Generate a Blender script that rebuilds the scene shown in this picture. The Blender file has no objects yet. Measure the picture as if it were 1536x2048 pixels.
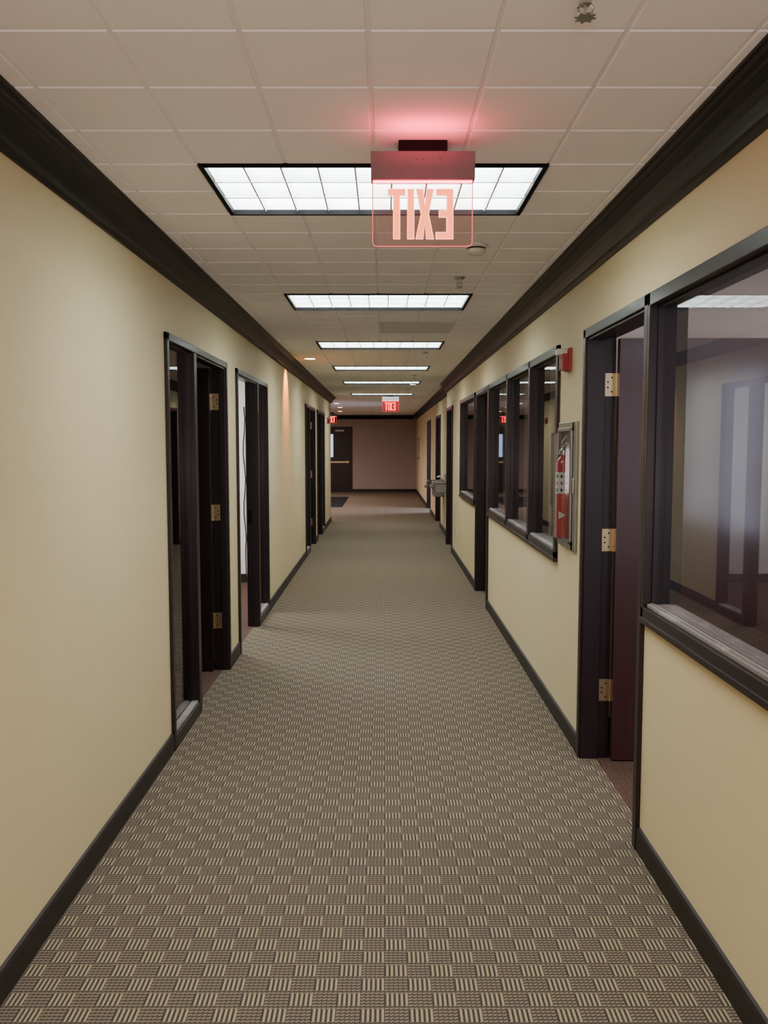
import bpy, math, random
from mathutils import Vector
random.seed(4)
S = bpy.context.scene
COL = S.collection
PI = math.pi

# ------------------------------------------------------------------ materials
def nt(name):
    m = bpy.data.materials.new(name); m.use_nodes = True
    n = m.node_tree.nodes; n.clear()
    out = n.new('ShaderNodeOutputMaterial')
    return m, m.node_tree, out

class NB:
    def __init__(s, t): s.t = t
    def math(s, op, a, b=None, c=None):
        n = s.t.nodes.new('ShaderNodeMath'); n.operation = op
        for i, v in enumerate((a, b, c)):
            if v is None: continue
            if isinstance(v, (int, float)): n.inputs[i].default_value = v
            else: s.t.links.new(v, n.inputs[i])
        return n.outputs[0]
    def mix(s, f, a, b):
        n = s.t.nodes.new('ShaderNodeMix'); n.data_type = 'RGBA'
        for k, v in ((0, f), (6, a), (7, b)):
            if isinstance(v, (int, float)): n.inputs[k].default_value = v
            elif isinstance(v, tuple): n.inputs[k].default_value = (*v, 1)
            else: s.t.links.new(v, n.inputs[k])
        return n.outputs[2]
    def noise(s, scale, vec=None, detail=3, rough=.5):
        n = s.t.nodes.new('ShaderNodeTexNoise')
        n.inputs['Scale'].default_value = scale; n.inputs['Detail'].default_value = detail
        n.inputs['Roughness'].default_value = rough
        if vec is not None: s.t.links.new(vec, n.inputs['Vector'])
        return n.outputs['Fac']
    def coord(s, scale=None):
        n = s.t.nodes.new('ShaderNodeTexCoord'); o = n.outputs['Object']
        if scale:
            m = s.t.nodes.new('ShaderNodeMapping'); m.inputs['Scale'].default_value = scale
            s.t.links.new(o, m.inputs['Vector']); o = m.outputs[0]
        return o
    def bump(s, h, strength, dist=.002):
        n = s.t.nodes.new('ShaderNodeBump'); n.inputs['Strength'].default_value = strength
        n.inputs['Distance'].default_value = dist
        s.t.links.new(h, n.inputs['Height']); return n.outputs[0]
    def principled(s, out, col, rough=.5, metal=0, normal=None, coat=0, emit=None, estr=0, spec=None, coatrough=.15):
        p = s.t.nodes.new('ShaderNodeBsdfPrincipled')
        if isinstance(col, tuple): p.inputs['Base Color'].default_value = (*col, 1)
        else: s.t.links.new(col, p.inputs['Base Color'])
        p.inputs['Roughness'].default_value = rough; p.inputs['Metallic'].default_value = metal
        p.inputs['Coat Weight'].default_value = coat; p.inputs['Coat Roughness'].default_value = coatrough
        if spec is not None: p.inputs['Specular IOR Level'].default_value = spec
        if emit: p.inputs['Emission Color'].default_value = (*emit, 1); p.inputs['Emission Strength'].default_value = estr
        if normal is not None: s.t.links.new(normal, p.inputs['Normal'])
        s.t.links.new(p.outputs[0], out.inputs[0]); return p

def simple(name, col, rough=.5, metal=0, var=.12, scale=30, stretch=None, bump=0, coat=0, emit=None, estr=0, spec=None, coatrough=.15):
    m, t, out = nt(name); b = NB(t)
    f = b.noise(scale, b.coord(stretch or (1, 1, 1)))
    c = b.mix(f, tuple(max(0, k*(1-var)) for k in col), tuple(min(1, k*(1+var)) for k in col))
    nrm = b.bump(f, bump) if bump else None
    b.principled(out, c, rough, metal, nrm, coat, emit, estr, spec, coatrough)
    return m

def emission(name, col, strength, var=.04, scale=8):
    m, t, out = nt(name); b = NB(t)
    f = b.noise(scale, b.coord())
    c = b.mix(f, tuple(k*(1-var) for k in col), col)
    e = t.nodes.new('ShaderNodeEmission'); t.links.new(c, e.inputs[0]); e.inputs[1].default_value = strength
    t.links.new(e.outputs[0], out.inputs[0]); return m

def glass(name, tint, f0=.09, rough=.015, haze=0, hazecol=(.8, .8, .8)):
    m, t, out = nt(name); b = NB(t)
    g = t.nodes.new('ShaderNodeNewGeometry')
    d = t.nodes.new('ShaderNodeVectorMath'); d.operation = 'DOT_PRODUCT'
    t.links.new(g.outputs['Normal'], d.inputs[0]); t.links.new(g.outputs['Incoming'], d.inputs[1])
    c = b.math('ABSOLUTE', d.outputs['Value'])
    p = b.math('POWER', b.math('SUBTRACT', 1.0, c), 5.0)
    F = b.math('ADD', b.math('MULTIPLY', p, 1-f0), f0)
    sm = b.noise(3, b.coord(), 4)
    tr = t.nodes.new('ShaderNodeBsdfTransparent')
    t.links.new(b.mix(sm, tuple(k*.93 for k in tint), tint), tr.inputs[0])
    gl = t.nodes.new('ShaderNodeBsdfGlossy'); gl.inputs['Roughness'].default_value = rough
    mx = t.nodes.new('ShaderNodeMixShader'); t.links.new(F, mx.inputs[0])
    t.links.new(tr.outputs[0], mx.inputs[1]); t.links.new(gl.outputs[0], mx.inputs[2])
    res = mx.outputs[0]
    if haze:
        df = t.nodes.new('ShaderNodeBsdfDiffuse'); df.inputs[0].default_value = (*hazecol, 1)
        m2 = t.nodes.new('ShaderNodeMixShader'); m2.inputs[0].default_value = haze
        t.links.new(res, m2.inputs[1]); t.links.new(df.outputs[0], m2.inputs[2]); res = m2.outputs[0]
    t.links.new(res, out.inputs[0]); return m

def wallpaper(name, c1, c2):
    m, t, out = nt(name); b = NB(t)
    f = b.noise(60, b.coord((1, .12, 6)), 4, .7)
    f2 = b.noise(2.5, b.coord(), 2)
    c = b.mix(b.math('ADD', b.math('MULTIPLY', f, .7), b.math('MULTIPLY', f2, .3)), c1, c2)
    b.principled(out, c, .55, 0, b.bump(f, .25, .0015), spec=.35); return m

def carpet(name):
    m, t, out = nt(name); b = NB(t)
    sx = t.nodes.new('ShaderNodeSeparateXYZ'); t.links.new(b.coord(), sx.inputs[0])
    x, y = sx.outputs[0], sx.outputs[1]
    cs = .070
    u = b.math('DIVIDE', b.math('ADD', x, 50*cs), cs); v = b.math('DIVIDE', b.math('ADD', y, 100*cs), cs*.98)
    chk = b.math('MODULO', b.math('ADD', b.math('FLOOR', u), b.math('FLOOR', v)), 2.0)
    chk = b.math('GREATER_THAN', chk, .5)
    fv = b.math('FRACT', v); fu = b.math('FRACT', u)
    fs = b.math('FRACT', b.math('MULTIPLY', u, 5.0))
    bar = b.math('GREATER_THAN', fs, .48)
    inA = b.math('MULTIPLY', b.math('GREATER_THAN', fv, .10), b.math('LESS_THAN', fv, .90))
    # rows of yarn loops in the other blocks: elongated sideways
    wob = b.math('MULTIPLY', b.math('SINE', b.math('MULTIPLY', u, 31.4)), .10)
    row = b.math('FRACT', b.math('ADD', b.math('MULTIPLY', v, 5.0), wob))
    rowm = b.math('GREATER_THAN', row, .40)
    gap = b.math('GREATER_THAN', b.math('FRACT', b.math('MULTIPLY', u, 5.0)), .14)
    loop = b.math('MULTIPLY', rowm, gap)
    n1 = b.noise(260, b.coord(), 3, .7); n2 = b.noise(1.3, b.coord(), 3)
    light = b.mix(n1, (.150, .122, .068), (.44, .365, .225))
    mid = b.mix(n1, (.085, .066, .043), (.285, .226, .155))
    dark = b.mix(n1, (.014, .013, .0135), (.066, .058, .052))
    loops = b.mix(loop, dark, mid)
    A = b.mix(inA, loops, b.mix(bar, dark, light))
    c = b.mix(chk, A, loops)
    c = b.mix(b.math('MULTIPLY', n2, .14), c, (.150, .092, .076))
    h = b.math('ADD', b.math('MULTIPLY', b.mix(chk, bar, loop), 1.0), b.math('MULTIPLY', n1, .6))
    b.principled(out, c, .95, 0, b.bump(h, .5, .003), spec=.1); return m

def ceiling_tile(name):
    m, t, out = nt(name); b = NB(t)
    f = b.noise(140, b.coord(), 5, .8)
    f2 = b.noise(420, b.coord(), 2)
    c = b.mix(f, (.80, .770, .79), (.95, .920, .945))
    b.principled(out, c, .9, 0, b.bump(b.math('ADD', f, f2), .35, .002), spec=.15); return m

def sill_mat(name):
    m, t, out = nt(name); b = NB(t)
    f = b.noise(9, b.coord((1, .35, 1)), 5, .7)
    g = b.math('GREATER_THAN', f, .54)
    c = b.mix(g, (.19, .165, .16), (.27, .245, .235))
    b.principled(out, c, .6, 0, spec=.3); return m

M = {}
M['wall'] = wallpaper('cream_wallpaper', (.54, .435, .248), (.67, .56, .348))
M['endwall'] = wallpaper('dim_cream_wallpaper', (.29, .222, .195), (.375, .290, .255))  # same cream paper, with dim warm light put into its colour
M['office'] = simple('office_paint', (.78, .76, .74), .7, var=.05)
M['carpet'] = carpet('patterned_carpet')
M['carpet2'] = simple('brown_office_carpet', (.085, .050, .037), .95, var=.95, scale=75, bump=.6, spec=.1)
M['tile'] = ceiling_tile('acoustic_tile')
M['tee'] = simple('ceiling_grid_paint', (.80, .77, .78), .6, var=.04)
M['wood'] = simple('espresso_wood', (.012, .0052, .0068), .38, var=.5, scale=9, stretch=(6, 6, .5), coat=.1, spec=.4)
M['crown'] = simple('dark_crown_paint', (.006, .0055, .008), .42, var=.4, scale=6, stretch=(4, .4, 4), spec=.3)
M['redwood'] = simple('mahogany_leaf', (.034, .0075, .0085), .36, var=.4, scale=7, stretch=(5, 5, .35), coat=1.0, coatrough=.12, bump=.1)
M['base'] = simple('dark_vinyl_base', (.018, .013, .0125), .5, var=.3, spec=.35)
M['glass'] = glass('window_glass', (.78, .77, .78), .08)
M['acrylic'] = glass('clear_acrylic', (.96, .84, .85), .05, .03, .09, (.9, .36, .36))
M['bubble'] = glass('clear_cover', (.80, .80, .80), .05, .05, .015)
M['sill'] = sill_mat('dusty_sill')
M['brass'] = simple('satin_brass', (.60, .46, .26), .34, 1, var=.1)
M['steel'] = simple('brushed_steel', (.30, .29, .28), .38, 1, var=.1, scale=40, stretch=(1, 1, 12))
M['tub'] = simple('cabinet_lining', (.25, .235, .22), .6, var=.06)
M['chrome'] = simple('chrome', (.52, .52, .53), .28, 1, var=.05)
M['black'] = simple('black_metal', (.005, .005, .006), .6, var=.2, spec=.08)
M['white'] = simple('white_plastic', (.66, .64, .60), .45, var=.04)
M['blade'] = simple('louver_aluminium', (.60, .65, .63), .45, var=.03)
M['diff'] = emission('lamp_diffuser', (.93, 1.0, .97), 42, .6, 9)
M['reflector'] = simple('troffer_interior', (.75, .77, .76), .4, var=.03)
M['signbody'] = simple('sign_housing_grey', (.16, .145, .155), .55, .1, var=.08, spec=.25)
M['signred'] = emission('sign_led_red', (1.0, .04, .10), 20)
M['signletter'] = emission('sign_letter_red', (1.0, .20, .08), 3.6)
M['signrim'] = emission('sign_letter_outline', (1.0, .38, .30), 6.0)
M['farletter'] = emission('distant_sign_letter_red', (1.0, .035, .02), 7.0)
M['farrim'] = emission('distant_sign_outline_red', (1.0, .02, .015), 3.0)
M['farpanel'] = glass('distant_sign_panel', (.60, .12, .12), .04, .05, .12, (.9, .06, .06))  # red halo of the lit letters put into the panel's tint and haze
M['signedge'] = emission('sign_edge_red', (1.0, .10, .12), 1.8)
M['red'] = simple('red_enamel', (.36, .014, .014), .3, var=.1, coat=.4)
M['alarmred'] = simple('red_plastic', (.30, .016, .018), .45, var=.1)
M['label'] = simple('white_label', (.46, .45, .43), .6, var=.03)
M['warm'] = emission('warm_lamp', (1.0, .72, .38), 18)
M['ventgrey'] = simple('vent_grey', (.62, .60, .58), .6, var=.06)
M['day'] = emission('daylit_pane', (.55, .68, 1.0), 2.0, .3, 3)
M['lav'] = emission('lavender_daylight_pane', (.78, .82, 1.0), 14.0, .92, 3.2)
M['mat'] = simple('entrance_mat_fibre', (.016, .016, .017), .95, var=.5, scale=160, bump=.3, spec=.05)
M['rubber'] = simple('rubber', (.015, .015, .015), .6, var=.2)

# ------------------------------------------------------------------ mesh builder
class MB:
    def __init__(s): s.v = []; s.f = []; s.m = []
    def add(s, vs, fs, mi=0):
        o = len(s.v); s.v += [tuple(p) for p in vs]
        for f in fs: s.f.append(tuple(o+i for i in f)); s.m.append(mi)
    def box(s, x0, x1, y0, y1, z0, z1, mi=0):
        x0, x1 = sorted((x0, x1)); y0, y1 = sorted((y0, y1)); z0, z1 = sorted((z0, z1))
        s.add([(x0,y0,z0),(x1,y0,z0),(x1,y1,z0),(x0,y1,z0),(x0,y0,z1),(x1,y0,z1),(x1,y1,z1),(x0,y1,z1)],
              [(0,3,2,1),(4,5,6,7),(0,1,5,4),(1,2,6,5),(2,3,7,6),(3,0,4,7)], mi)
        return s
    def quad(s, a, b, c, d, mi=0): s.add([a,b,c,d], [(0,1,2,3)], mi); return s
    def lathe(s, prof, c, axis='z', n=24, mi=0):
        vs = []
        for r, h in prof:
            for k in range(n):
                a = 2*PI*k/n; p = (r*math.cos(a), r*math.sin(a), h)
                if axis == 'x': p = (p[2], p[0], p[1])
                elif axis == 'y': p = (p[0], p[2], p[1])
                vs.append((c[0]+p[0], c[1]+p[1], c[2]+p[2]))
        fs = []
        for i in range(len(prof)-1):
            for k in range(n):
                a, b = i*n+k, i*n+(k+1) % n
                fs.append((a, b, b+n, a+n))
        fs.append(tuple(range(n-1, -1, -1))); L = (len(prof)-1)*n
        fs.append(tuple(L+k for k in range(n)))
        s.add(vs, fs, mi); return s
    def prism(s, pts, plane, a, b, mi=0):
        def P(p, w):
            if plane == 'xz': return (p[0], w, p[1])
            if plane == 'xy': return (p[0], p[1], w)
            return (w, p[0], p[1])     # yz
        n = len(pts)
        s.add([P(p, a) for p in pts]+[P(p, b) for p in pts],
              [tuple(range(n)), tuple(range(2*n-1, n-1, -1))]+[(i, (i+1) % n, n+(i+1) % n, n+i) for i in range(n)], mi)
        return s
    def tube(s, pts, r, n=8, mi=0):
        pts = [Vector(p) for p in pts]; vs = []
        for i, p in enumerate(pts):
            d = (pts[min(i+1, len(pts)-1)]-pts[max(i-1, 0)]).normalized()
            up = Vector((0, 0, 1)) if abs(d.z) < .9 else Vector((1, 0, 0))
            a = d.cross(up).normalized(); b = d.cross(a)
            for k in range(n):
                t = 2*PI*k/n; vs.append(p+a*r*math.cos(t)+b*r*math.sin(t))
        fs = []
        for i in range(len(pts)-1):
            for k in range(n):
                q, w = i*n+k, i*n+(k+1) % n; fs.append((q, w, w+n, q+n))
        fs.append(tuple(range(n))); fs.append(tuple((len(pts)-1)*n+k for k in range(n)))
        s.add(vs, fs, mi); return s
    def build(s, name, mats, parent=None, bevel=0, smooth=False, origin=None, rim=0):
        me = bpy.data.meshes.new(name)
        base = Vector((0, 0, 0))
        if parent is not None:
            p = parent; base = Vector(p.location)
            while p.parent: p = p.parent; base += Vector(p.location)
        elif origin is not None: base = Vector(origin)
        me.from_pydata([tuple(Vector(v)-base) for v in s.v], [], s.f)
        if not isinstance(mats, (list, tuple)): mats = [mats]
        for m in mats: me.materials.append(m)
        for p, mi in zip(me.polygons, s.m): p.material_index = mi; p.use_smooth = smooth
        import bmesh
        bm = bmesh.new(); bm.from_mesh(me); bmesh.ops.recalc_face_normals(bm, faces=bm.faces)
        if rim:
            fr = [f for f in bm.faces if abs(f.normal.y) > .9]
            res = bmesh.ops.inset_individual(bm, faces=fr, thickness=rim)
            for f in res['faces']: f.material_index = 1
        bm.to_mesh(me); bm.free()
        o = bpy.data.objects.new(name, me); COL.objects.link(o)
        if parent is not None: o.parent = parent
        elif origin is not None: o.location = origin
        if bevel:
            b = o.modifiers.new('bevel', 'BEVEL'); b.width = bevel; b.segments = 2; b.limit_method = 'ANGLE'; b.angle_limit = .7
        if smooth:
            try:
                o.modifiers.new('edge_split', 'EDGE_SPLIT').split_angle = .6
            except Exception: pass
        return o

def tag(o, label, cat, group=None, kind=None):
    if label: o['label'] = label
    if cat: o['category'] = cat
    if group: o['group'] = group
    if kind: o['kind'] = kind
    return o
def thing(name, loc, label, cat, group=None, kind=None):
    o = bpy.data.objects.new(name, None); COL.objects.link(o); o.location = loc; o.empty_display_size = .1
    return tag(o, label, cat, group, kind)
def dup(root, loc, label):
    def cp(o, par):
        c = o.copy(); COL.objects.link(c)
        c.parent = par
        for ch in o.children: cp(ch, c)
        return c
    r = cp(root, None); r.location = loc; r['label'] = label; return r

# ------------------------------------------------------------------ dimensions
XL, XR, XR2, T, ZC = -1.121, 1.02, 1.10, .12, 2.59
TL = .075                                   # thinner left partition
YB, YLE, YRE, YE = -2.5, 17.9, 13.9, 28.8
DH = 2.19

def wall(name, xa, xb, y0, y1, ops, mat, label):
    b = MB(); y = y0
    for (a, c, z0, z1) in sorted(ops):
        if a > y: b.box(xa, xb, y, a, 0, 2.78)
        if z0 > 0: b.box(xa, xb, a, c, 0, z0)
        b.box(xa, xb, a, c, z1, 2.78); y = c
    b.box(xa, xb, y, y1, 0, 2.78)
    return tag(b.build(name, mat), label, 'wall', kind='structure')

L_OPS = [(4.38, 6.05), (6.46, 8.15), (12.1, 13.78), (14.2, 15.9)]
R_DOORS = [(3.28, 4.33), (8.25, 9.35), (12.6, 13.7)]
R_WINS = [(1.5, 3.28), (4.96, 8.25), (9.5, 11.3)]
R2_DOORS = [(16.5, 17.9), (20.0, 21.5)]
WZ0 = .94
wall('wall_left', XL, XL-TL, YB, YLE, [(a, b, 0, DH) for a, b in L_OPS], M['wall'], 'long cream wallpapered wall on the left with dark framed doorways')
wall('wall_right', XR, XR+T, YB, YRE, [(a, b, 0, DH) for a, b in R_DOORS]+[(a, b, WZ0, DH) for a, b in R_WINS]+[(4.50, 4.86, 1.09, 1.70)],
     M['wall'], 'cream wallpapered wall on the right with interior windows')
wall('wall_right_far', XR2, XR2+T, YRE, YE, [(a, b, 0, DH) for a, b in R2_DOORS], M['wall'], 'set back stretch of cream wall beyond the drinking fountains')
EDX = (-2.03, -1.07)
b = MB(); b.box(-6, EDX[0], YE, YE+T, 0, 2.78); b.box(EDX[1], XR2+T, YE, YE+T, 0, 2.78); b.box(*EDX, YE, YE+T, 2.2, 2.78)
tag(b.build('wall_end', M['endwall']), 'cream wall closing the far end of the corridor, coloured taupe for its dim warm light', 'wall', kind='structure')
b = MB(); b.box(-6, XL-TL, YLE-T, YLE, 0, 2.78); b.box(-6.12, -6, YLE-T, YE+T, 0, 2.78)
tag(b.build('wall_lobby', M['wall']), 'cream walls of the side lobby opening to the left', 'wall', kind='structure')
b = MB(); b.box(XL-T, XR+T, YB-T, YB, 0, 2.78)
tag(b.build('wall_back', M['wall']), 'cream wall behind the camera', 'wall', kind='structure')

# floors
b = MB(); b.box(XL-TL*.5, XR+T*.6, YB-T, YRE, -.05, 0); b.box(XL-TL*.5, XR2+T*.6, YRE, YE+T, -.05, 0); b.box(-6.12, XL-TL*.5, YLE-.06, YE+T, -.05, 0)
tag(b.build('floor', M['carpet']), 'tan and black basket pattern carpet running down the corridor', 'floor', kind='structure')
b = MB(); b.box(-4.3, XL-TL*.5, .5, YLE-.06, -.05, 0); b.box(XR+T*.6, 3.7, -3.0, YRE, -.05, 0); b.box(XR2+T*.6, 3.7, YRE, YE, -.05, 0)
tag(b.build('floor_offices', M['carpet2']), 'plain brown carpet inside the side offices', 'floor', kind='structure')

# office shells
b = MB()
b.box(-4.3, -4.2, .5, YLE-T, 0, 2.6)
for y in (.5, 6.2, 9.9, 11.6, 13.95): b.box(-4.2, XL-TL, y, y+.1, 0, 2.6)
b.box(-4.3, XL-TL, .5, YLE-T, 2.6, 2.66)
tag(b.build('wall_offices_left', M['office']), 'white painted partitions of the offices on the left', 'wall', kind='structure')
b = MB()
b.box(3.6, 3.7, -3.0, YE, 0, 2.6); b.box(XR+T, 3.7, -3.1, -3.0, 0, 2.6); b.box(XR+.05, XR+T, -3.1, YB, 0, 2.6)
for y in (4.64, 9.38, 12.2, 13.8): b.box(XR+T, 3.6, y, y+.1, 0, 2.6)
for y in (18.3, 22.5): b.box(XR2+T, 3.6, y, y+.1, 0, 2.6)
b.box(XR+T, 3.7, -3.0, YRE, 2.6, 2.66); b.box(XR2+T, 3.7, YRE, YE, 2.6, 2.66)
tag(b.build('wall_offices_right', M['office']), 'white painted partitions of the offices on the right', 'wall', kind='structure')
b = MB()
b.box(XL-TL, -4.2, 9.885, 9.9, 0, .1); b.box(3.6, XR+T, 4.625, 4.64, 0, .1)
tag(b.build('baseboard_offices', M['base']), 'dark base strip inside the side offices', 'baseboard', kind='structure')

# ceiling
PX, PY, X0, Y0 = .305, .32, -.037, 3.04
lights_j = [0, 8, 16, 24, 32, 42]
def hole(i, j):
    if -2 <= i <= 1 and any(j in (q, q+1) for q in lights_j): return True
    if i in (0, 1) and j in (12, 13): return True
    return False
b = MB()
for j in range(-18, 81):
    ya, yb = Y0+PY*j, Y0+PY*(j+1)
    lob = ya > YLE-.4
    for i in range(-20 if lob else -4, 4):
        xa, xb = X0+PX*i, X0+PX*(i+1)
        if hole(i, j): continue
        b.quad((xa, ya, ZC+.003), (xb, ya, ZC+.003), (xb, yb, ZC+.003), (xa, yb, ZC+.003), 1)
        b.box(xa, xb, ya, yb, ZC+.02, ZC+.022, 1)
        g, h = .0055, .0085
        lo = [(xa+h, ya+h, ZC-.001), (xb-h, ya+h, ZC-.001), (xb-h, yb-h, ZC-.001), (xa+h, yb-h, ZC-.001)]
        up = [(xa+g, ya+g, ZC+.003), (xb-g, ya+g, ZC+.003), (xb-g, yb-g, ZC+.003), (xa+g, yb-g, ZC+.003)]
        b.add(lo+up, [(0,1,2,3),(0,1,5,4),(1,2,6,5),(2,3,7,6),(3,0,4,7)], 0)
tag(b.build('ceiling', [M['tile'], M['tee']]), 'suspended ceiling of small square acoustic tiles', 'ceiling', kind='structure')

# crown mouldings
PROF = [(0,.135),(.010,.135),(.014,.128),(.020,.120),(.030,.117),(.034,.105),(.044,.082),(.060,.060),(.080,.045),(.086,.042),(.088,.030),(.100,.026),(.104,.012),(.112,.010),(.112,0),(0,0)]
def crownY(xf, s, y0, y1, k=1.0):
    return MB().prism([(xf-s*p, ZC-q*k) for p, q in PROF], 'xz', y0, y1)
tag(crownY(XL, -1, YB, YLE+.11, .88).build('trim_1', M['crown']), 'black crown moulding along the left wall', 'trim', kind='structure')
tag(crownY(XR, 1, YB, YRE+.02).build('trim_2', M['crown']), 'black crown moulding along the near right wall', 'trim', kind='structure')
tag(crownY(XR2, 1, YRE+.02, YE).build('trim_3', M['crown']), 'black crown moulding along the far right wall', 'trim', kind='structure')
tag(MB().prism([(YE-p, ZC-q) for p, q in PROF], 'yz', -6, XR2-.11).build('trim_4', M['crown']), 'black crown moulding across the end wall', 'trim', kind='structure')

# baseboards
def base(name, xf, s, y0, y1, gaps, label):
    b = MB(); y = y0
    P = lambda a, c: b.prism([(xf, 0), (xf-s*.014, 0), (xf-s*.014, .082), (xf-s*.010, .095), (xf, .098)], 'xz', a, c)
    for a, c in sorted(gaps):
        P(y, a); y = c
    if y < y1: P(y, y1)
    tag(b.build(name, M['base']), label, 'baseboard', kind='structure')
base('baseboard_left', XL, -1, YB, YLE, L_OPS, 'dark baseboard along the left wall')
base('baseboard_right', XR, 1, YB, YRE, R_DOORS, 'dark baseboard along the near right wall')
base('baseboard_right_far', XR2, 1, YRE, YE, R2_DOORS, 'dark baseboard along the far right wall')
b = MB(); b.box(-6, EDX[0], YE-.014, YE, 0, .098); b.box(EDX[1], XR2-.014, YE-.014, YE, 0, .098)
tag(b.build('baseboard_end', M['base']), 'dark baseboard across the end wall', 'baseboard', kind='structure')

# ------------------------------------------------------------------ doors and windows
def lever(par, x, y, z, ax, d, sd):
    h = MB()
    if ax == 'y':
        h.lathe([(.026, 0), (.026, .008*d), (.010, .012*d), (.010, .05*d)], (x, y, z), 'y', 16)
        h.tube([(x, y+.045*d, z), (x+sd*.04, y+.05*d, z), (x+sd*.11, y+.05*d, z)], .008)
    else:
        h.lathe([(.026, 0), (.026, .008*d), (.010, .012*d), (.010, .05*d)], (x, y, z), 'x', 16)
        h.tube([(x+.045*d, y, z), (x+.05*d, y+sd*.04, z), (x+.05*d, y+sd*.11, z)], .008)
    o = h.build('handle', M['brass'], par, smooth=True); o['label'] = 'brass lever handle'

def door(n, s, xf, y0, y1, layout, state, hinge, label, leafmat='wood'):
    r = thing('door_%d' % n, (xf, y0, 0), label, 'door', kind='structure')
    dep = .092 if s < 0 else .138
    xo, xs, xr = xf-s*.018, xf+s*(dep-.055), xf+s*dep
    t = .045 if s > 0 else .040; f = MB()
    f.box(xo, xr, y0, y0+t, 0, DH); f.box(xo, xr, y1-t, y1, 0, DH); f.box(xo, xr, y0, y1, DH-t, DH)
    da, db = y0+t, y1-t
    sl = None
    if layout == 'SD':
        f.box(xo, xr, y0+.61, y0+.68, 0, DH-t); sl = (y0+t, y0+.61); da = y0+.68
    if layout == 'DS':
        f.box(xo, xr, y1-.68, y1-.61, 0, DH-t); sl = (y1-.61, y1-t); db = y1-.68
    for a, c in ((da, da+.012), (db-.012, db)): f.box(xf-s*.006, xs, a, c, 0, DH-t)
    f.box(xf-s*.006, xs, da, db, DH-t-.012, DH-t)
    if sl:
        f.box(xo, xr, sl[0], sl[1], 0, .075)
        for a, c in ((sl[0], sl[0]+.010), (sl[1]-.010, sl[1])): f.box(xf+s*.012, xf+s*.052, a, c, .075, DH-t)
        f.box(xf+s*.012, xf+s*.052, sl[0], sl[1], DH-t-.012, DH-t)
    f.build('door_frame', M['wood'], r, bevel=.003)
    if sl:
        g = MB(); xg = xf+s*.032
        g.quad((xg, sl[0]+.002, .08), (xg, sl[1]-.002, .08), (xg, sl[1]-.002, DH-t-.002), (xg, sl[0]+.002, DH-t-.002))
        g.build('sidelight_glass', M['glass'], r)
        q = MB(); q.box(xf-s*.008, xf+s*.029, sl[0]+.001, sl[1]-.001, .075, .090); q.box(xf+s*.035, xr-s*.01, sl[0]+.001, sl[1]-.001, .075, .088)
        o = q.build('sill', M['sill'], r, bevel=.002); o['label'] = 'dusty pale sidelight sill'
    th = .044; W = db-da-.008; H = DH-t-.006
    lf = MB()
    if state == 'closed':
        lf.box(xs+s*.002, xs+s*(.002+th), da+.004, db-.004, .008, H)
        leaf = lf.build('door_leaf', M[leafmat], r, bevel=.002)
        lever(leaf, xs+s*.002, (da+.07) if hinge == 'far' else (db-.07), .97, 'x', -s, 1 if hinge == 'far' else -1)
    else:
        if hinge == 'far': ya, yb = db-.052, db-.052+th; yj = db; dy = -1
        else: ya, yb = da+.052-th, da+.052; yj = da; dy = 1
        lf.box(xr+s*.004, xr+s*(.004+W), ya, yb, .008, H)
        leaf = lf.build('door_leaf', M[leafmat], r, bevel=.002)
        for d, y in ((-1, ya), (1, yb)): lever(leaf, xr+s*(W-.07), y, .97, 'y', d, -s)
        for z in (.36, 1.135, 1.915):
            h = MB(); pw = .072 if s > 0 else .052
            h.box(xr-s*pw, xr-s*.001, yj+dy*.001, yj+dy*.004, z-.057, z+.057)
            for k in range(5): h.lathe([(.008, 0), (.008, .0215)], (xr+s*.004, yj+dy*.006, z-.057+.0232*k), 'z', 10)
            for zz, xx in ((z+.035, .02), (z-.035, .02), (z+.013, .040), (z-.013, .040)):
                h.lathe([(.0045, 0), (.003, dy*.0015)], (xr-s*xx, yj+dy*.004, zz), 'y', 8, 1)
            o = h.build('hinge', [M['brass'], M['black']], r); o['label'] = 'brass butt hinge on the jamb'
    if state == 'open':
        yj, dy = (da, 1) if hinge == 'far' else (db, -1)
        k = MB(); k.box(xs+s*.012, xs+s*.042, yj+dy*.001, yj+dy*.004, .92, 1.04)
        k.build('strike_plate', M['brass'] if s > 0 else M['black'], r)
    return r

door(1, -1, XL, *L_OPS[0], 'SD', 'open', 'far', 'nearest left doorway, glass sidelight before an inward opened dark door')
door(2, -1, XL, *L_OPS[1], 'DS', 'open', 'near', 'second left doorway showing a bright white office beyond')
door(3, -1, XL, *L_OPS[2], 'SD', 'open', 'far', 'third left doorway with reddish jamb and hinges beyond the warm downlight', 'redwood')
door(4, -1, XL, *L_OPS[3], 'DS', 'open', 'near', 'fourth left doorway, last before the lobby corner')
door(5, 1, XR, *R_DOORS[0], 'D', 'open', 'far', 'nearest right doorway with mahogany door swung into a lavender lit office', 'redwood')
door(6, 1, XR, *R_DOORS[1], 'D', 'closed', 'far', 'closed dark door between the three pane window and the small window', 'redwood')
door(7, 1, XR, *R_DOORS[2], 'D', 'closed', 'far', 'closed dark door just before the drinking fountains')
door(8, 1, XR2, *R2_DOORS[0], 'D', 'closed', 'far', 'dark door on the right just past the drinking fountains')
door(9, 1, XR2, *R2_DOORS[1], 'D', 'open', 'far', 'last open doorway on the right, letting cool daylight in')

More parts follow.
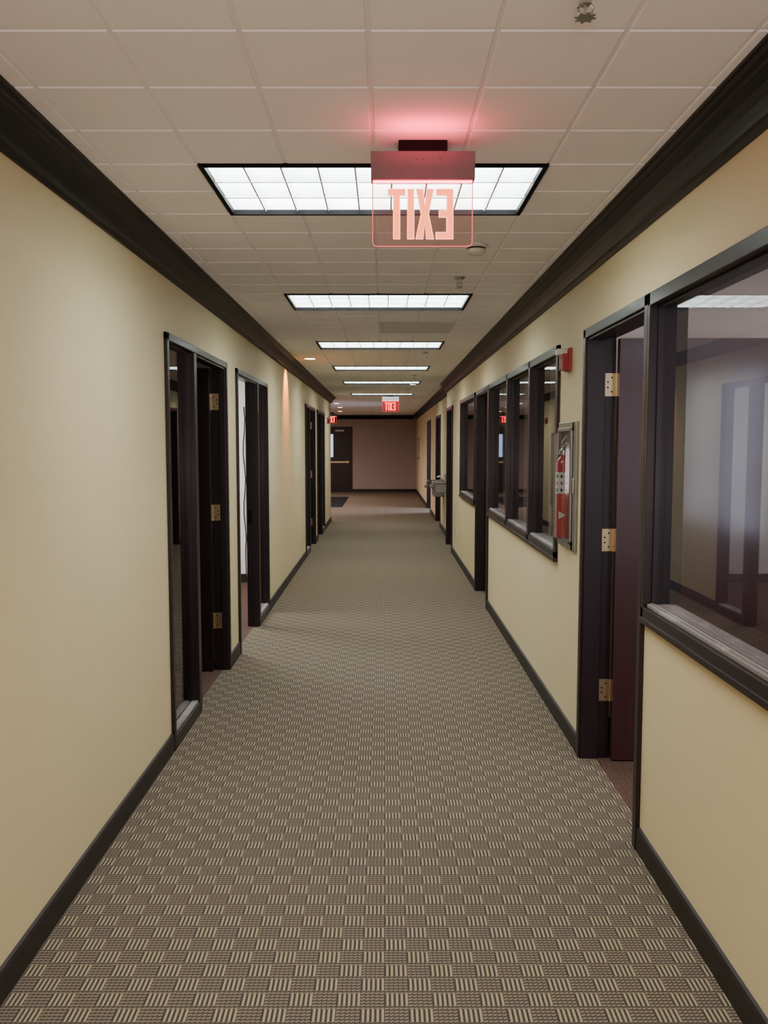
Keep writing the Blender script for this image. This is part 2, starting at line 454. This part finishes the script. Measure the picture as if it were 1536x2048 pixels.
def window(n, s, xf, y0, y1, z0, z1, mulls, label):
    r = thing('window_%d' % n, (xf, y0, z0), label, 'window', kind='structure')
    xo, xr = xf-s*.018, xf+s*.125; t = .05; f = MB()
    tf = .028 if n == 1 else t
    f.box(xo, xr, y0, y0+t, z0, z1); f.box(xo, xr, y1-tf, y1, z0, z1); f.box(xo, xr, y0, y1, z1-t, z1); f.box(xo, xr, y0, y1, z0, z0+t)
    f.box(xf-s*.026, xf+s*.004, y0-.004, y1+.004 if n != 1 else y1, z0-.012, z0+.012)
    for m in mulls: f.box(xo, xr, m, m+.06, z0, z1)
    edges = [y0+t]+[k for m in mulls for k in (m, m+.06)]+[y1-tf]
    panes = [(edges[i], edges[i+1]) for i in range(0, len(edges), 2)]
    for a, c in panes:
        for p, q in ((a, a+.009), (c-.009, c)): f.box(xf+s*.014, xf+s*.056, p, q, z0+t, z1-t)
        f.box(xf+s*.014, xf+s*.056, a, c, z1-t-.012, z1-t)
    f.build('window_frame', M['wood'], r, bevel=.003)
    xg = xf+s*.034
    for a, c in panes:
        g = MB(); g.quad((xg, a+.002, z0+t+.012), (xg, c-.002, z0+t+.012), (xg, c-.002, z1-t-.002), (xg, a+.002, z1-t-.002))
        g.build('glass_pane', M['glass'], r)
        q = MB(); q.box(xf-s*.002, xf+s*.031, a+.001, c-.001, z0+t, z0+t+.014); q.box(xf+s*.037, xf+s*.11, a+.001, c-.001, z0+t, z0+t+.012)
        q.box(xf+s*.012, xf+s*.017, a+.001, c-.001, z0+t+.014, z0+t+.018)
        o = q.build('sill', M['sill'], r, bevel=.002); o['label'] = 'dusty pale inner sill strip'
    return r
window(1, 1, XR, *R_WINS[0], WZ0, DH, [], 'large interior window at the right edge reflecting the corridor')
window(2, 1, XR, *R_WINS[1], WZ0, DH, [5.90, 6.97], 'long three pane interior window beside the extinguisher cabinet')
window(3, 1, XR, *R_WINS[2], WZ0, DH, [], 'small single pane interior window farther down the right wall')
# daylit outer window of the near right office
r = thing('window_4', (3.6, -1.7, .7), 'bright lavender daylit window on the outer wall of the near office', 'window', kind='structure')
f = MB()
for a in (-1.76, -.60, .56): f.box(3.54, 3.6, a, a+.06, .75, 2.35)
f.box(3.54, 3.6, -1.76, .62, .69, .75); f.box(3.54, 3.6, -1.76, .62, 2.35, 2.41)
f.build('window_frame', M['wood'], r, bevel=.003)
for a, c in ((-1.70, -.60), (-.54, .56)):
    g = MB(); g.quad((3.58, a, .75), (3.58, c, .75), (3.58, c, 2.35), (3.58, a, 2.35)); g.build('glass_pane', M['lav'], r)

# end door with push bar
r = thing('door_10', (EDX[0], YE, 0), 'dark exit door with push bar and narrow daylit glass at the far end', 'door', kind='structure')
f = MB(); f.box(EDX[0], EDX[0]+.05, YE-.02, YE+.1, 0, 2.2); f.box(EDX[1]-.05, EDX[1], YE-.02, YE+.1, 0, 2.2); f.box(*EDX, YE-.02, YE+.1, 2.15, 2.2)
f.build('door_frame', M['wood'], r, bevel=.003)
lx0, lx1 = EDX[0]+.053, EDX[1]-.053; vx0, vx1 = lx0+.08, lx0+.26
f = MB(); f.box(lx0, vx0, YE+.01, YE+.055, .01, 2.145); f.box(vx1, lx1, YE+.01, YE+.055, .01, 2.145)
f.box(vx0, vx1, YE+.01, YE+.055, .01, 1.18); f.box(vx0, vx1, YE+.01, YE+.055, 1.95, 2.145)
leaf = f.build('door_leaf', M['wood'], r)
f = MB(); f.box(vx0, vx1, YE+.03, YE+.036, 1.18, 1.95); f.build('vision_panel', M['day'], leaf)
f = MB(); f.box(lx0+.06, lx1-.06, YE-.05, YE-.015, .98, 1.04); f.box(lx0+.06, lx0+.13, YE-.02, YE+.01, .97, 1.05); f.box(lx1-.14, lx1-.06, YE-.02, YE+.01, .97, 1.05)
o = f.build('push_bar', M['brass'], leaf, bevel=.004); o['label'] = 'pale metal push bar'
f = MB(); f.box(lx1-.52, lx1-.22, YE-.04, YE+.01, 2.04, 2.10); f.tube([(lx1-.3, YE-.03, 2.1), (lx1-.45, YE-.10, 2.12), (lx1-.3, YE-.02, 2.165)], .008)
f.build('door_closer', M['steel'], leaf, bevel=.004)

# ------------------------------------------------------------------ ceiling lights
def troffer(j, label):
    ya, yb = Y0+PY*j, Y0+PY*(j+2); xa, xb = X0-2*PX, X0+2*PX
    r = thing('ceiling_light', ((xa+xb)/2, (ya+yb)/2, ZC), label, 'ceiling light', 'louvered troffer lights in the corridor ceiling')
    w = .018; f = MB()
    f.box(xa, xb, ya, ya+w, ZC-.008, ZC+.012); f.box(xa, xb, yb-w, yb, ZC-.008, ZC+.012)
    f.box(xa, xa+w, ya+w, yb-w, ZC-.008, ZC+.012); f.box(xb-w, xb, ya+w, yb-w, ZC-.008, ZC+.012)
    f.build('frame', M['black'], r)
    h = MB(); z0, z1 = ZC+.012, ZC+.13
    h.box(xa+.004, xa+w, ya+.004, yb-.004, z0, z1); h.box(xb-w, xb-.004, ya+.004, yb-.004, z0, z1)
    h.box(xa+w, xb-w, ya+.004, ya+w, z0, z1); h.box(xa+w, xb-w, yb-w, yb-.004, z0, z1); h.box(xa+.004, xb-.004, ya+.004, yb-.004, z1, z1+.01)
    h.build('housing', M['reflector'], r)
    d = MB(); d.quad((xa+w, ya+w, ZC+.070), (xb-w, ya+w, ZC+.070), (xb-w, yb-w, ZC+.070), (xa+w, yb-w, ZC+.070))
    d.build('diffuser', M['diff'], r)
    l = MB(); ix0, ix1, iy0, iy1 = xa+w, xb-w, ya+w, yb-w
    for k in range(1, 9):
        x = ix0+(ix1-ix0)*k/9; l.prism([(x-.003, ZC+.004), (x+.003, ZC+.004), (x+.001, ZC+.055), (x-.001, ZC+.055)], 'xz', iy0, iy1)
    for k in range(1, 3):
        y = iy0+(iy1-iy0)*k/3; l.prism([(y-.005, ZC+.002), (y+.005, ZC+.002), (y+.001, ZC+.060), (y-.001, ZC+.060)], 'yz', ix0, ix1)
    l.build('louver', M['blade'], r)
    return r
names = ['nearest and largest louvered ceiling light, right behind the big exit sign',
 'second louvered ceiling light, just before the grey return vent',
 'third louvered ceiling light, just past the grey return vent',
 'fourth louvered ceiling light, the one after the warm downlight',
 'fifth louvered ceiling light, second from the far end of its row',
 'farthest and smallest louvered ceiling light, above the far exit sign']
t0 = troffer(0, names[0])
for j, nm in zip(lights_j[1:], names[1:]): dup(t0, (t0.location.x, t0.location.y+PY*j, ZC), nm)

# return vent
xa, xb, ya, yb = X0, X0+2*PX, Y0+PY*12, Y0+PY*14
r = thing('return_vent', ((xa+xb)/2, (ya+yb)/2, ZC), 'flat grey return air grille set in the ceiling tiles', 'air vent')
f = MB(); w = .03
f.box(xa, xb, ya, ya+w, ZC-.004, ZC+.01); f.box(xa, xb, yb-w, yb, ZC-.004, ZC+.01); f.box(xa, xa+w, ya+w, yb-w, ZC-.004, ZC+.01); f.box(xb-w, xb, ya+w, yb-w, ZC-.004, ZC+.01)
f.build('frame', M['ventgrey'], r)
f = MB(); f.box(xa+w, xb-w, ya+w, yb-w, ZC+.016, ZC+.02); f.build('backing', M['ventgrey'], r)
f = MB()
for k in range(22):
    y = ya+w+(yb-ya-2*w)*(k+.5)/22
    f.prism([(y-.009, ZC+.012), (y-.007, ZC+.012), (y+.009, ZC+.000), (y+.007, ZC+.000)], 'yz', xa+w, xb-w)
f.build('grille', M['ventgrey'], r)

# ------------------------------------------------------------------ exit signs
SX, SY = .125, 2.83
def exit_sign():
    r = thing('exit_sign', (SX, SY, ZC), 'large near exit sign with clear panel, seen from behind with mirrored red letters', 'exit sign', 'hanging exit signs')
    f = MB(); f.box(SX-.078, SX+.078, SY-.030, SY+.055, ZC-.036, ZC-.001); f.build('canopy', M['black'], r, bevel=.003)
    f = MB(); f.box(SX-.167, SX+.167, SY-.030, SY+.030, ZC-.122, ZC-.036)
    for dx in (-.02, .0, .055): f.lathe([(.006, 0), (.004, -.002)], (SX+dx, SY-.030, ZC-.058), 'y', 10)
    f.build('housing', M['signbody'], r, bevel=.003)
    f = MB(); f.box(SX-.160, SX+.160, SY-.010, SY+.010, ZC-.125, ZC-.122); f.build('led_strip', M['signred'], r)
    x0, x1, z1, z0, rd = SX-.162, SX+.162, ZC-.120, 2.262, .014
    pts = [(x0, z1), (x0, z0+rd)]+[(x0+rd-rd*math.cos(a), z0+rd-rd*math.sin(a)) for a in (PI/8*k for k in range(1, 4))]+[(x0+rd, z0), (x1-rd, z0)] \
        +[(x1-rd+rd*math.sin(a), z0+rd-rd*math.cos(a)) for a in (PI/8*k for k in range(1, 4))]+[(x1, z0+rd), (x1, z1)]
    f = MB(); f.add([(p[0], SY, p[1]) for p in pts], [tuple(range(len(pts)))]); f.build('panel', M['acrylic'], r)
    f = MB(); f.tube([(p[0], SY, p[1]) for p in pts], .0018, 6); o = f.build('panel_edge', M['signedge'], r); o['label'] = 'glowing red panel rim'
    za, zb, st = 2.284, 2.444, .0225
    def let(polys):
        f = MB()
        for p in polys: f.prism(p, 'xz', SY-.004, SY-.001)
        f.build('letter', [M['signletter'], M['signrim']], r, rim=.0022)
    R = lambda a, c, d, e: [(a, d), (c, d), (c, e), (a, e)]
    ox = .012
    let([[(ox, zb), (ox+.058, zb), (ox+.058, zb-st), (ox+.029+st/2, zb-st), (ox+.029+st/2, za), (ox+.029-st/2, za), (ox+.029-st/2, zb-st), (ox, zb-st)]])
    ox = .0755; let([R(ox, ox+st, za, zb)])
    ox = .1025; w = .060; zm = (za+zb)/2; q = .013; s2 = .025
    let([[(ox, zb), (ox+s2, zb), (ox+w/2, zm+.030), (ox+w-s2, zb), (ox+w, zb), (ox+w/2+q, zm), (ox+w, za), (ox+w-s2, za), (ox+w/2, zm-.030), (ox+s2, za), (ox, za), (ox+w/2-q, zm)]])
    ox = .168; w = .057; hm = st/2
    let([[(ox, zb), (ox+w, zb), (ox+w, za), (ox, za), (ox, za+st), (ox+w-st, za+st), (ox+w-st, zm-hm), (ox+.010, zm-hm), (ox+.010, zm+hm), (ox+w-st, zm+hm), (ox+w-st, zb-st), (ox, zb-st)]])
    return r
es = exit_sign()
for loc, l in (((.13, 17.0, ZC), 'small distant exit sign hanging over the middle of the corridor'),
               ((-1.62, 26.3, ZC), 'half hidden exit sign in the lobby beyond the left wall corner')):
    d_ = dup(es, loc, l)
    for ch in d_.children:
        nm = ch.name.split('.')[0]
        sub = {'letter': ['farletter', 'farrim'], 'panel': ['farpanel']}.get(nm)
        if sub:
            for k, mn in enumerate(sub):
                ch.material_slots[k].link = 'OBJECT'; ch.material_slots[k].material = M[mn]

# ------------------------------------------------------------------ ceiling devices
def sprinkler(x, y, label):
    r = thing('fire_sprinkler', (x, y, ZC), label, 'sprinkler', 'pendant sprinklers along the ceiling')
    f = MB(); f.lathe([(.034, .006), (.034, -.003), (.026, -.010), (.016, -.013)], (x, y, ZC-.001), 'z', 24); f.build('escutcheon', M['chrome'], r, smooth=True)
    f = MB(); f.lathe([(.011, 0), (.011, -.016), (.014, -.017), (.014, -.024), (.006, -.026)], (x, y, ZC-.012), 'z', 6); f.build('body', M['chrome'], r)
    f = MB()
    for s in (-1, 1): f.tube([(x+s*.009, y, ZC-.034), (x+s*.017, y, ZC-.043), (x+s*.014, y, ZC-.053), (x+s*.003, y, ZC-.060)], .003, 6)
    f.tube([(x, y, ZC-.036), (x, y, ZC-.058)], .003, 6); f.build('yoke', M['chrome'], r)
    f = MB(); n = 16; pts = []
    for k in range(n*2):
        a = PI*k/n; rr = .024 if (k//2) % 2 == 0 else .017; pts.append((x+rr*math.cos(a), y+rr*math.sin(a)))
    f.prism(pts, 'xy', ZC-.063, ZC-.061); f.build('deflector', M['chrome'], r)
    return r
sp = sprinkler(.43, 1.895, 'nearest pendant sprinkler, cut by the top edge of the picture')
for x, y, l in ((.44, 5.05, 'pendant sprinkler just past the smoke detector, before the second ceiling light'),
                (.44, 9.1, 'pendant sprinkler just past the third ceiling light'),
                (.43, 12.1, 'small pendant sprinkler between the fourth and fifth ceiling lights'),
                (.43, 15.2, 'tiny pendant sprinkler before the farthest ceiling light')):
    dup(sp, (x, y, ZC), l)
def detector(x, y, label):
    r = thing('smoke_detector', (x, y, ZC), label, 'smoke detector', 'round ceiling smoke detectors')
    f = MB(); f.lathe([(.056, .006), (.056, -.012), (.052, -.016)], (x, y, ZC-.001), 'z', 32); f.build('base_plate', M['white'], r, smooth=True)
    f = MB(); f.lathe([(.042, -.016), (.042, -.022), (.046, -.024), (.042, -.040), (.030, -.048), (.010, -.050)], (x, y, ZC-.001), 'z', 32)
    f.build('sensor_head', M['white'], r, smooth=True)
    f = MB(); f.lathe([(.043, -.0165), (.043, -.0215)], (x, y, ZC-.001), 'z', 32); f.build('vent_ring', M['black'], r)
    return r
sd = detector(.45, 4.24, 'white smoke detector beside the bottom corner of the big exit sign')
dup(sd, (.46, 13.6, ZC), 'tiny far smoke detector near the fifth ceiling light')
def downlight(x, y, label, first=True):
    r = thing('downlight', (x, y, ZC), label, 'downlight', 'recessed round downlights')
    n = 32; f = MB(); f.lathe([(.085, .003), (.085, -.004), (.068, -.006), (.066, -.003)], (x, y, ZC-.001), 'z', n); f.build('trim_ring', M['white'], r, smooth=True)
    f = MB(); f.lathe([(.060, -.0075), (.060, -.0085)], (x, y, ZC), 'z', n); f.build('lamp', M['warm'], r)
    return r
dl = downlight(-.84, 9.75, 'warm glowing downlight close to the left wall after the third ceiling light')
for k, (x, y, l) in enumerate(((-1.13, 20.4, 'nearest small downlight over the lobby, just past the left wall corner'), (-1.16, 22.6, 'middle small downlight over the lobby'), (-1.30, 25.3, 'farthest small downlight over the lobby, by the end wall crown'))):
    dup(dl, (x, y, ZC), l)
def spot(x, y, e, col, ang=110):
    L = bpy.data.lights.new('spot', 'SPOT'); L.energy = e; L.color = col; L.spot_size = math.radians(ang); L.spot_blend = .6; L.shadow_soft_size = .04
    o = bpy.data.objects.new('spot_lamp', L); COL.objects.link(o); o.location = (x, y, ZC-.02); return o
o = spot(-.86, 9.78, 110, (1, .36, .07), 72); o.rotation_euler = (0, math.radians(36), 0)
for x, y in ((-1.13, 20.4), (-1.16, 22.6), (-1.3, 25.3)): spot(x, y, 130, (1, .76, .72), 150)

# ------------------------------------------------------------------ fire alarm strobes
def alarm(y, xf, s, z, label):
    r = thing('fire_alarm', (xf, y, z), label, 'fire alarm', 'red wall fire alarm strobes')
    f = MB(); f.box(xf+s*.006, xf-s*.018, y-.058, y+.058, z-.062, z+.062); f.build('back_box', M['alarmred'], r, bevel=.004)
    f = MB(); f.box(xf-s*.018, xf-s*.048, y-.052, y+.052, z-.056, z+.030)
    for k in range(6): f.box(xf-s*.048, xf-s*.051, y-.035, y+.035, z-.046+.011*k, z-.041+.011*k)
    f.build('horn', M['alarmred'], r, bevel=.006)
    f = MB(); f.prism([(y-.04, z+.058), (y-.028, z+.026), (y+.028, z+.026), (y+.04, z+.058)], 'yz', xf-s*.018, xf-s*.075); f.build('strobe_lens', M['white'], r, bevel=.004)
    return r
alarm(4.72, XR, 1, 2.08, 'red fire alarm with white strobe above the extinguisher cabinet')
alarm(16.9, XL, -1, 2.08, 'tiny red fire alarm on the left wall before the lobby corner')

# ------------------------------------------------------------------ extinguisher cabinet + extinguisher
CY0, CY1, CZ0, CZ1 = 4.50, 4.86, 1.09, 1.70
r = thing('extinguisher_cabinet', (XR, 4.68, CZ0), 'steel framed wall cabinet with clear bulging cover on the right wall', 'cabinet')
f = MB(); w = .04
for a, c, d, e in ((CY0-w, CY0+.045, CZ0-w, CZ1+w), (CY1-.012, CY1+w, CZ0-w, CZ1+w), (CY0, CY1, CZ0-w, CZ0+.012), (CY0, CY1, CZ1-.012, CZ1+w)):
    f.box(XR-.018, XR, a, c, d, e)
for a, c, d, e in ((CY0+.020, CY0+.045, CZ0-.01, CZ1+.01), (CY1-.012, CY1+.01, CZ0-.01, CZ1+.01), (CY0+.02, CY1, CZ0-.01, CZ0+.012), (CY0+.02, CY1, CZ1-.012, CZ1+.01)):
    f.box(XR-.030, XR-.018, a, c, d, e)
f.build('frame', M['steel'], r, bevel=.004)
f = MB(); f.box(XR, XR+.112, CY0, CY0+.004, CZ0, CZ1); f.box(XR, XR+.112, CY1-.004, CY1, CZ0, CZ1); f.box(XR, XR+.112, CY0, CY1, CZ0, CZ0+.004); f.box(XR, XR+.112, CY0, CY1, CZ1-.004, CZ1); f.box(XR+.108, XR+.112, CY0, CY1, CZ0, CZ1)
f.build('tub', M['tub'], r)
f = MB(); n = 14; pr = []
for k in range(n+1):
    a = PI*k/n; pr.append((XR-.028-.062*math.sin(a)**.7, 4.70-.150*math.cos(a)))
for k in range(n):
    (xa, ya), (xb, yb) = pr[k], pr[k+1]
    f.quad((xa, ya, CZ0+.02), (xb, yb, CZ0+.02), (xb, yb, CZ1-.02), (xa, ya, CZ1-.02))
f.add([(p[0], p[1], CZ0+.02) for p in pr], [tuple(range(n+1))]); f.add([(p[0], p[1], CZ1-.02) for p in pr], [tuple(range(n+1))])
f.build('cover', M['bubble'], r, smooth=True)['label'] = 'clear bulging cover'
f = MB(); f.box(XR-.028, XR-.018, CY0-.03, CY0-.008, 1.36, 1.44); f.build('latch', M['chrome'], r, bevel=.003)

ex, ey, ez, ER = XR-.016, 4.76, CZ0+.0045, .043
r = thing('fire_extinguisher', (ex, ey, ez), 'red fire extinguisher with white label inside the wall cabinet', 'fire extinguisher')
f = MB(); f.lathe([(.034, 0), (.041, .006), (ER, .015), (ER, .40), (.041, .422), (.034, .440), (.024, .452), (.017, .457), (.017, .465)], (ex, ey, ez), 'z', 32)
body = f.build('cylinder', M['red'], r, smooth=True)
def wrap(h0, h1, a0, a1, mat, nm, par, rad=ER+.0005, n=10):
    f = MB()
    for k in range(n):
        p, q = a0+(a1-a0)*k/n, a0+(a1-a0)*(k+1)/n
        f.quad((ex+rad*math.cos(p), ey+rad*math.sin(p), ez+h0), (ex+rad*math.cos(q), ey+rad*math.sin(q), ez+h0), (ex+rad*math.cos(q), ey+rad*math.sin(q), ez+h1), (ex+rad*math.cos(p), ey+rad*math.sin(p), ez+h1))
    return f.build(nm, mat, par)
lab = wrap(.25, .37, PI*1.0, PI*1.75, M['label'], 'label', body)
for h, m_ in ((.262, 'black'), (.300, 'alarmred'), (.338, 'black')):
    for a in (1.12, 1.33, 1.54):
        wrap(h, h+.016, PI*a, PI*(a+.08), M[m_], 'pictogram', lab, ER+.0009, 3)
f = MB()
for k in range(6):
    a0, a1 = PI*(1.26+.05*k), PI*(1.26+.05*(k+1)); h = .022*(1-k/6); h2 = .022*(1-(k+1)/6)
    rd = ER+.0007
    f.quad(*[(ex+rd*math.cos(a), ey+rd*math.sin(a), ez+.13+z) for a, z in ((a0, -h), (a1, -h2), (a1, h2), (a0, h))])
f.build('arrow_mark', M['label'], body)
f = MB(); f.lathe([(.016, 0), (.020, .004), (.020, .03), (.012, .04), (.012, .055)], (ex, ey, ez+.462), 'z', 16); f.build('valve', M['chrome'], r, smooth=True)
f = MB(); f.prism([(ey-.10, ez+.535), (ey-.10, ez+.525), (ey-.02, ez+.500), (ey+.03, ez+.505), (ey+.03, ez+.52), (ey-.02, ez+.515)], 'yz', ex-.010, ex+.010)
f.prism([(ey-.09, ez+.575), (ey-.09, ez+.565), (ey+.0, ez+.525), (ey+.025, ez+.53), (ey+.02, ez+.545)], 'yz', ex-.010, ex+.010)
f.build('lever', M['chrome'], r, bevel=.002)
f = MB(); f.tube([(ex, ey+.015, ez+.49), (ex-.01, ey+.045, ez+.50), (ex-.012, ey+.062, ez+.44), (ex-.008, ey+.062, ez+.30), (ex-.008, ey+.056, ez+.16)], .009); f.build('hose', M['rubber'], r, smooth=True)
f = MB(); f.lathe([(.014, 0), (.014, .004)], (ex-.024, ey, ez+.48), 'x', 14); f.build('gauge', M['label'], r)

# far small cabinet on right wall
r = thing('extinguisher_cabinet', (XR2, 26.8, 1.2), 'tiny distant wall cabinet at the far right before the end wall', 'cabinet')
f = MB(); f.box(XR2-.03, XR2, 26.6, 26.64, 1.15, 1.8); f.box(XR2-.03, XR2, 26.96, 27.0, 1.15, 1.8); f.box(XR2-.03, XR2, 26.6, 27.0, 1.15, 1.19); f.box(XR2-.03, XR2, 26.6, 27.0, 1.76, 1.8)
f.build('frame', M['steel'], r, bevel=.003)
f = MB(); f.box(XR2-.025, XR2-.015, 26.64, 26.96, 1.19, 1.76); f.build('cabinet_door', M['white'], r)

# ------------------------------------------------------------------ drinking fountains
def fountain(yc, zr, label):
    r = thing('drinking_fountain', (XR2, yc, zr), label, 'drinking fountain', 'pair of wall drinking fountains')
    D = .34; w = .19
    def dsh(d, hw, x0=0):
        return [(XR2-x0, yc-hw), (XR2-d*.7, yc-hw)]+[(XR2-d*.7-d*.3*math.sin(a), yc-hw*math.cos(a)) for a in (PI*k/12 for k in range(1, 12))]+[(XR2-d*.7, yc+hw), (XR2-x0, yc+hw)]
    f = MB(); f.prism(dsh(D, w), 'xy', zr-.055, zr-.012); f.build('basin', M['steel'], r, bevel=.006)
    f = MB(); o1, o2 = dsh(D, w), dsh(D-.03, w-.03, .03); n = len(o1)
    f.add([(p[0], p[1], zr-.012) for p in o1]+[(p[0], p[1], zr) for p in o1]+[(p[0], p[1], zr) for p in o2]+[(p[0], p[1], zr-.012) for p in o2],
          [(i, (i+1) % n, n+(i+1) % n, n+i) for i in range(n)]+[(n+i, n+(i+1) % n, 2*n+(i+1) % n, 2*n+i) for i in range(n)]+[(2*n+i, 2*n+(i+1) % n, 3*n+(i+1) % n, 3*n+i) for i in range(n)])
    f.build('rim', M['steel'], r)
    f = MB(); f.prism([(XR2+.006, zr-.055), (XR2-.20, zr-.055), (XR2-.20, zr-.19), (XR2-.17, zr-.22), (XR2+.006, zr-.22)], 'xz', yc-w+.03, yc+w-.03); f.build('cooler_body', M['steel'], r, bevel=.008)
    f = MB(); f.tube([(XR2-.08, yc+.08, zr-.01), (XR2-.08, yc+.08, zr+.04), (XR2-.11, yc+.08, zr+.065), (XR2-.15, yc+.08, zr+.05)], .012); f.build('spout', M['chrome'], r, smooth=True)
    f = MB(); f.box(XR2-D-.006, XR2-D+.02, yc-.05, yc+.05, zr-.048, zr-.022); f.build('push_button', M['black'], r, bevel=.003)
    f = MB(); f.box(XR2-.012, XR2, yc-w, yc+w, zr-.05, zr+.10); f.build('backsplash', M['steel'], r)
fountain(15.1, .98, 'taller steel drinking fountain, nearer of the pair on the right wall')
fountain(15.75, .87, 'lower steel drinking fountain, farther of the pair on the right wall')

# mat, cable, outlet
f = MB(); f.box(-2.9, -1.08, 21.8, 26.0, 0, .008)
m_ = f.build('entrance_mat', M['mat'], bevel=.003); tag(m_, 'flat black entrance mat on the lobby carpet in front of the exit door', 'mat')
pts = [(-1.62+.012*math.sin(k*1.3), 9.87+.006*math.cos(k), 2.05-.14*k) for k in range(13)]+[(-1.60, 9.80, .12), (-1.55, 9.72, .01), (-1.48, 9.55, .008)]
tag(MB().tube(pts, .007).build('cable', M['rubber'], smooth=True), 'thin black cable hanging on the white office wall', 'cable')
r = thing('wall_outlet', (XR, 11.9, .38), 'small white outlet plate low on the right wall past the small window', 'outlet')
f = MB(); f.box(XR-.006, XR, 11.865, 11.935, .32, .44); f.build('cover_plate', M['white'], r, bevel=.002)
for z in (.352, .408):
    f = MB(); f.box(XR-.008, XR-.006, 11.885, 11.915, z-.016, z+.016); f.build('socket', M['label'], r)

# ------------------------------------------------------------------ lamps
def area(loc, rot, sx, sy, e, col, spread=180):
    L = bpy.data.lights.new('area', 'AREA'); L.shape = 'RECTANGLE'; L.size = sx; L.size_y = sy; L.energy = e; L.color = col; L.spread = math.radians(spread)
    o = bpy.data.objects.new('area_lamp', L); COL.objects.link(o); o.location = loc; o.rotation_euler = rot; return o
area((X0, .80, ZC-.03), (0, 0, 0), 1.18, .6, 30, (.97, 1, .94), 120)
area((X0, -1.76, ZC-.03), (0, 0, 0), 1.18, .6, 34, (.97, 1, .94), 125)
area((0, -1.6, 1.3), (math.radians(138), 0, 0), 1.6, .8, 52, (1, .83, .87))       # added unseen uplight behind the camera, brightens the near ceiling
area((SX, SY-.15, ZC-.085), (math.radians(181), 0, 0), .22, .05, .95, (1, .03, .09))   # light leak of the exit sign lamp
area((-2.4, 8.2, 2.55), (0, 0, 0), 1.2, .6, 110, (.97, 1, 1))
area((2.6, 3.2, 2.55), (0, 0, 0), 1.0, .6, 28, (1.0, .80, .82))
area((2.4, 7.0, 2.55), (0, 0, 0), 1.0, .6, 8, (1.0, .9, .8))
area((2.6, 20.6, 1.7), (0, math.radians(62), 0), 1.0, 1.0, 160, (.62, .70, 1.0))
area((-3.6, 20.5, 2.55), (0, 0, 0), 1.2, .6, 150, (1, .82, .80))
area((-3.6, 25, 2.55), (0, 0, 0), 1.2, .6, 130, (1, .82, .80))

w = bpy.data.worlds.new('world'); S.world = w; w.use_nodes = True
w.node_tree.nodes['Background'].inputs[0].default_value = (.5, .5, .55, 1); w.node_tree.nodes['Background'].inputs[1].default_value = .05

cam = bpy.data.cameras.new('camera'); cam.sensor_width = 36; cam.sensor_fit = 'AUTO'; cam.lens = 1700/2048*36; cam.clip_end = 100; cam.clip_start = .02
co = bpy.data.objects.new('camera', cam); COL.objects.link(co); co.location = (0, 0, 1.62); co.rotation_euler = (math.radians(90-4.574), 0, 0)
S.camera = co
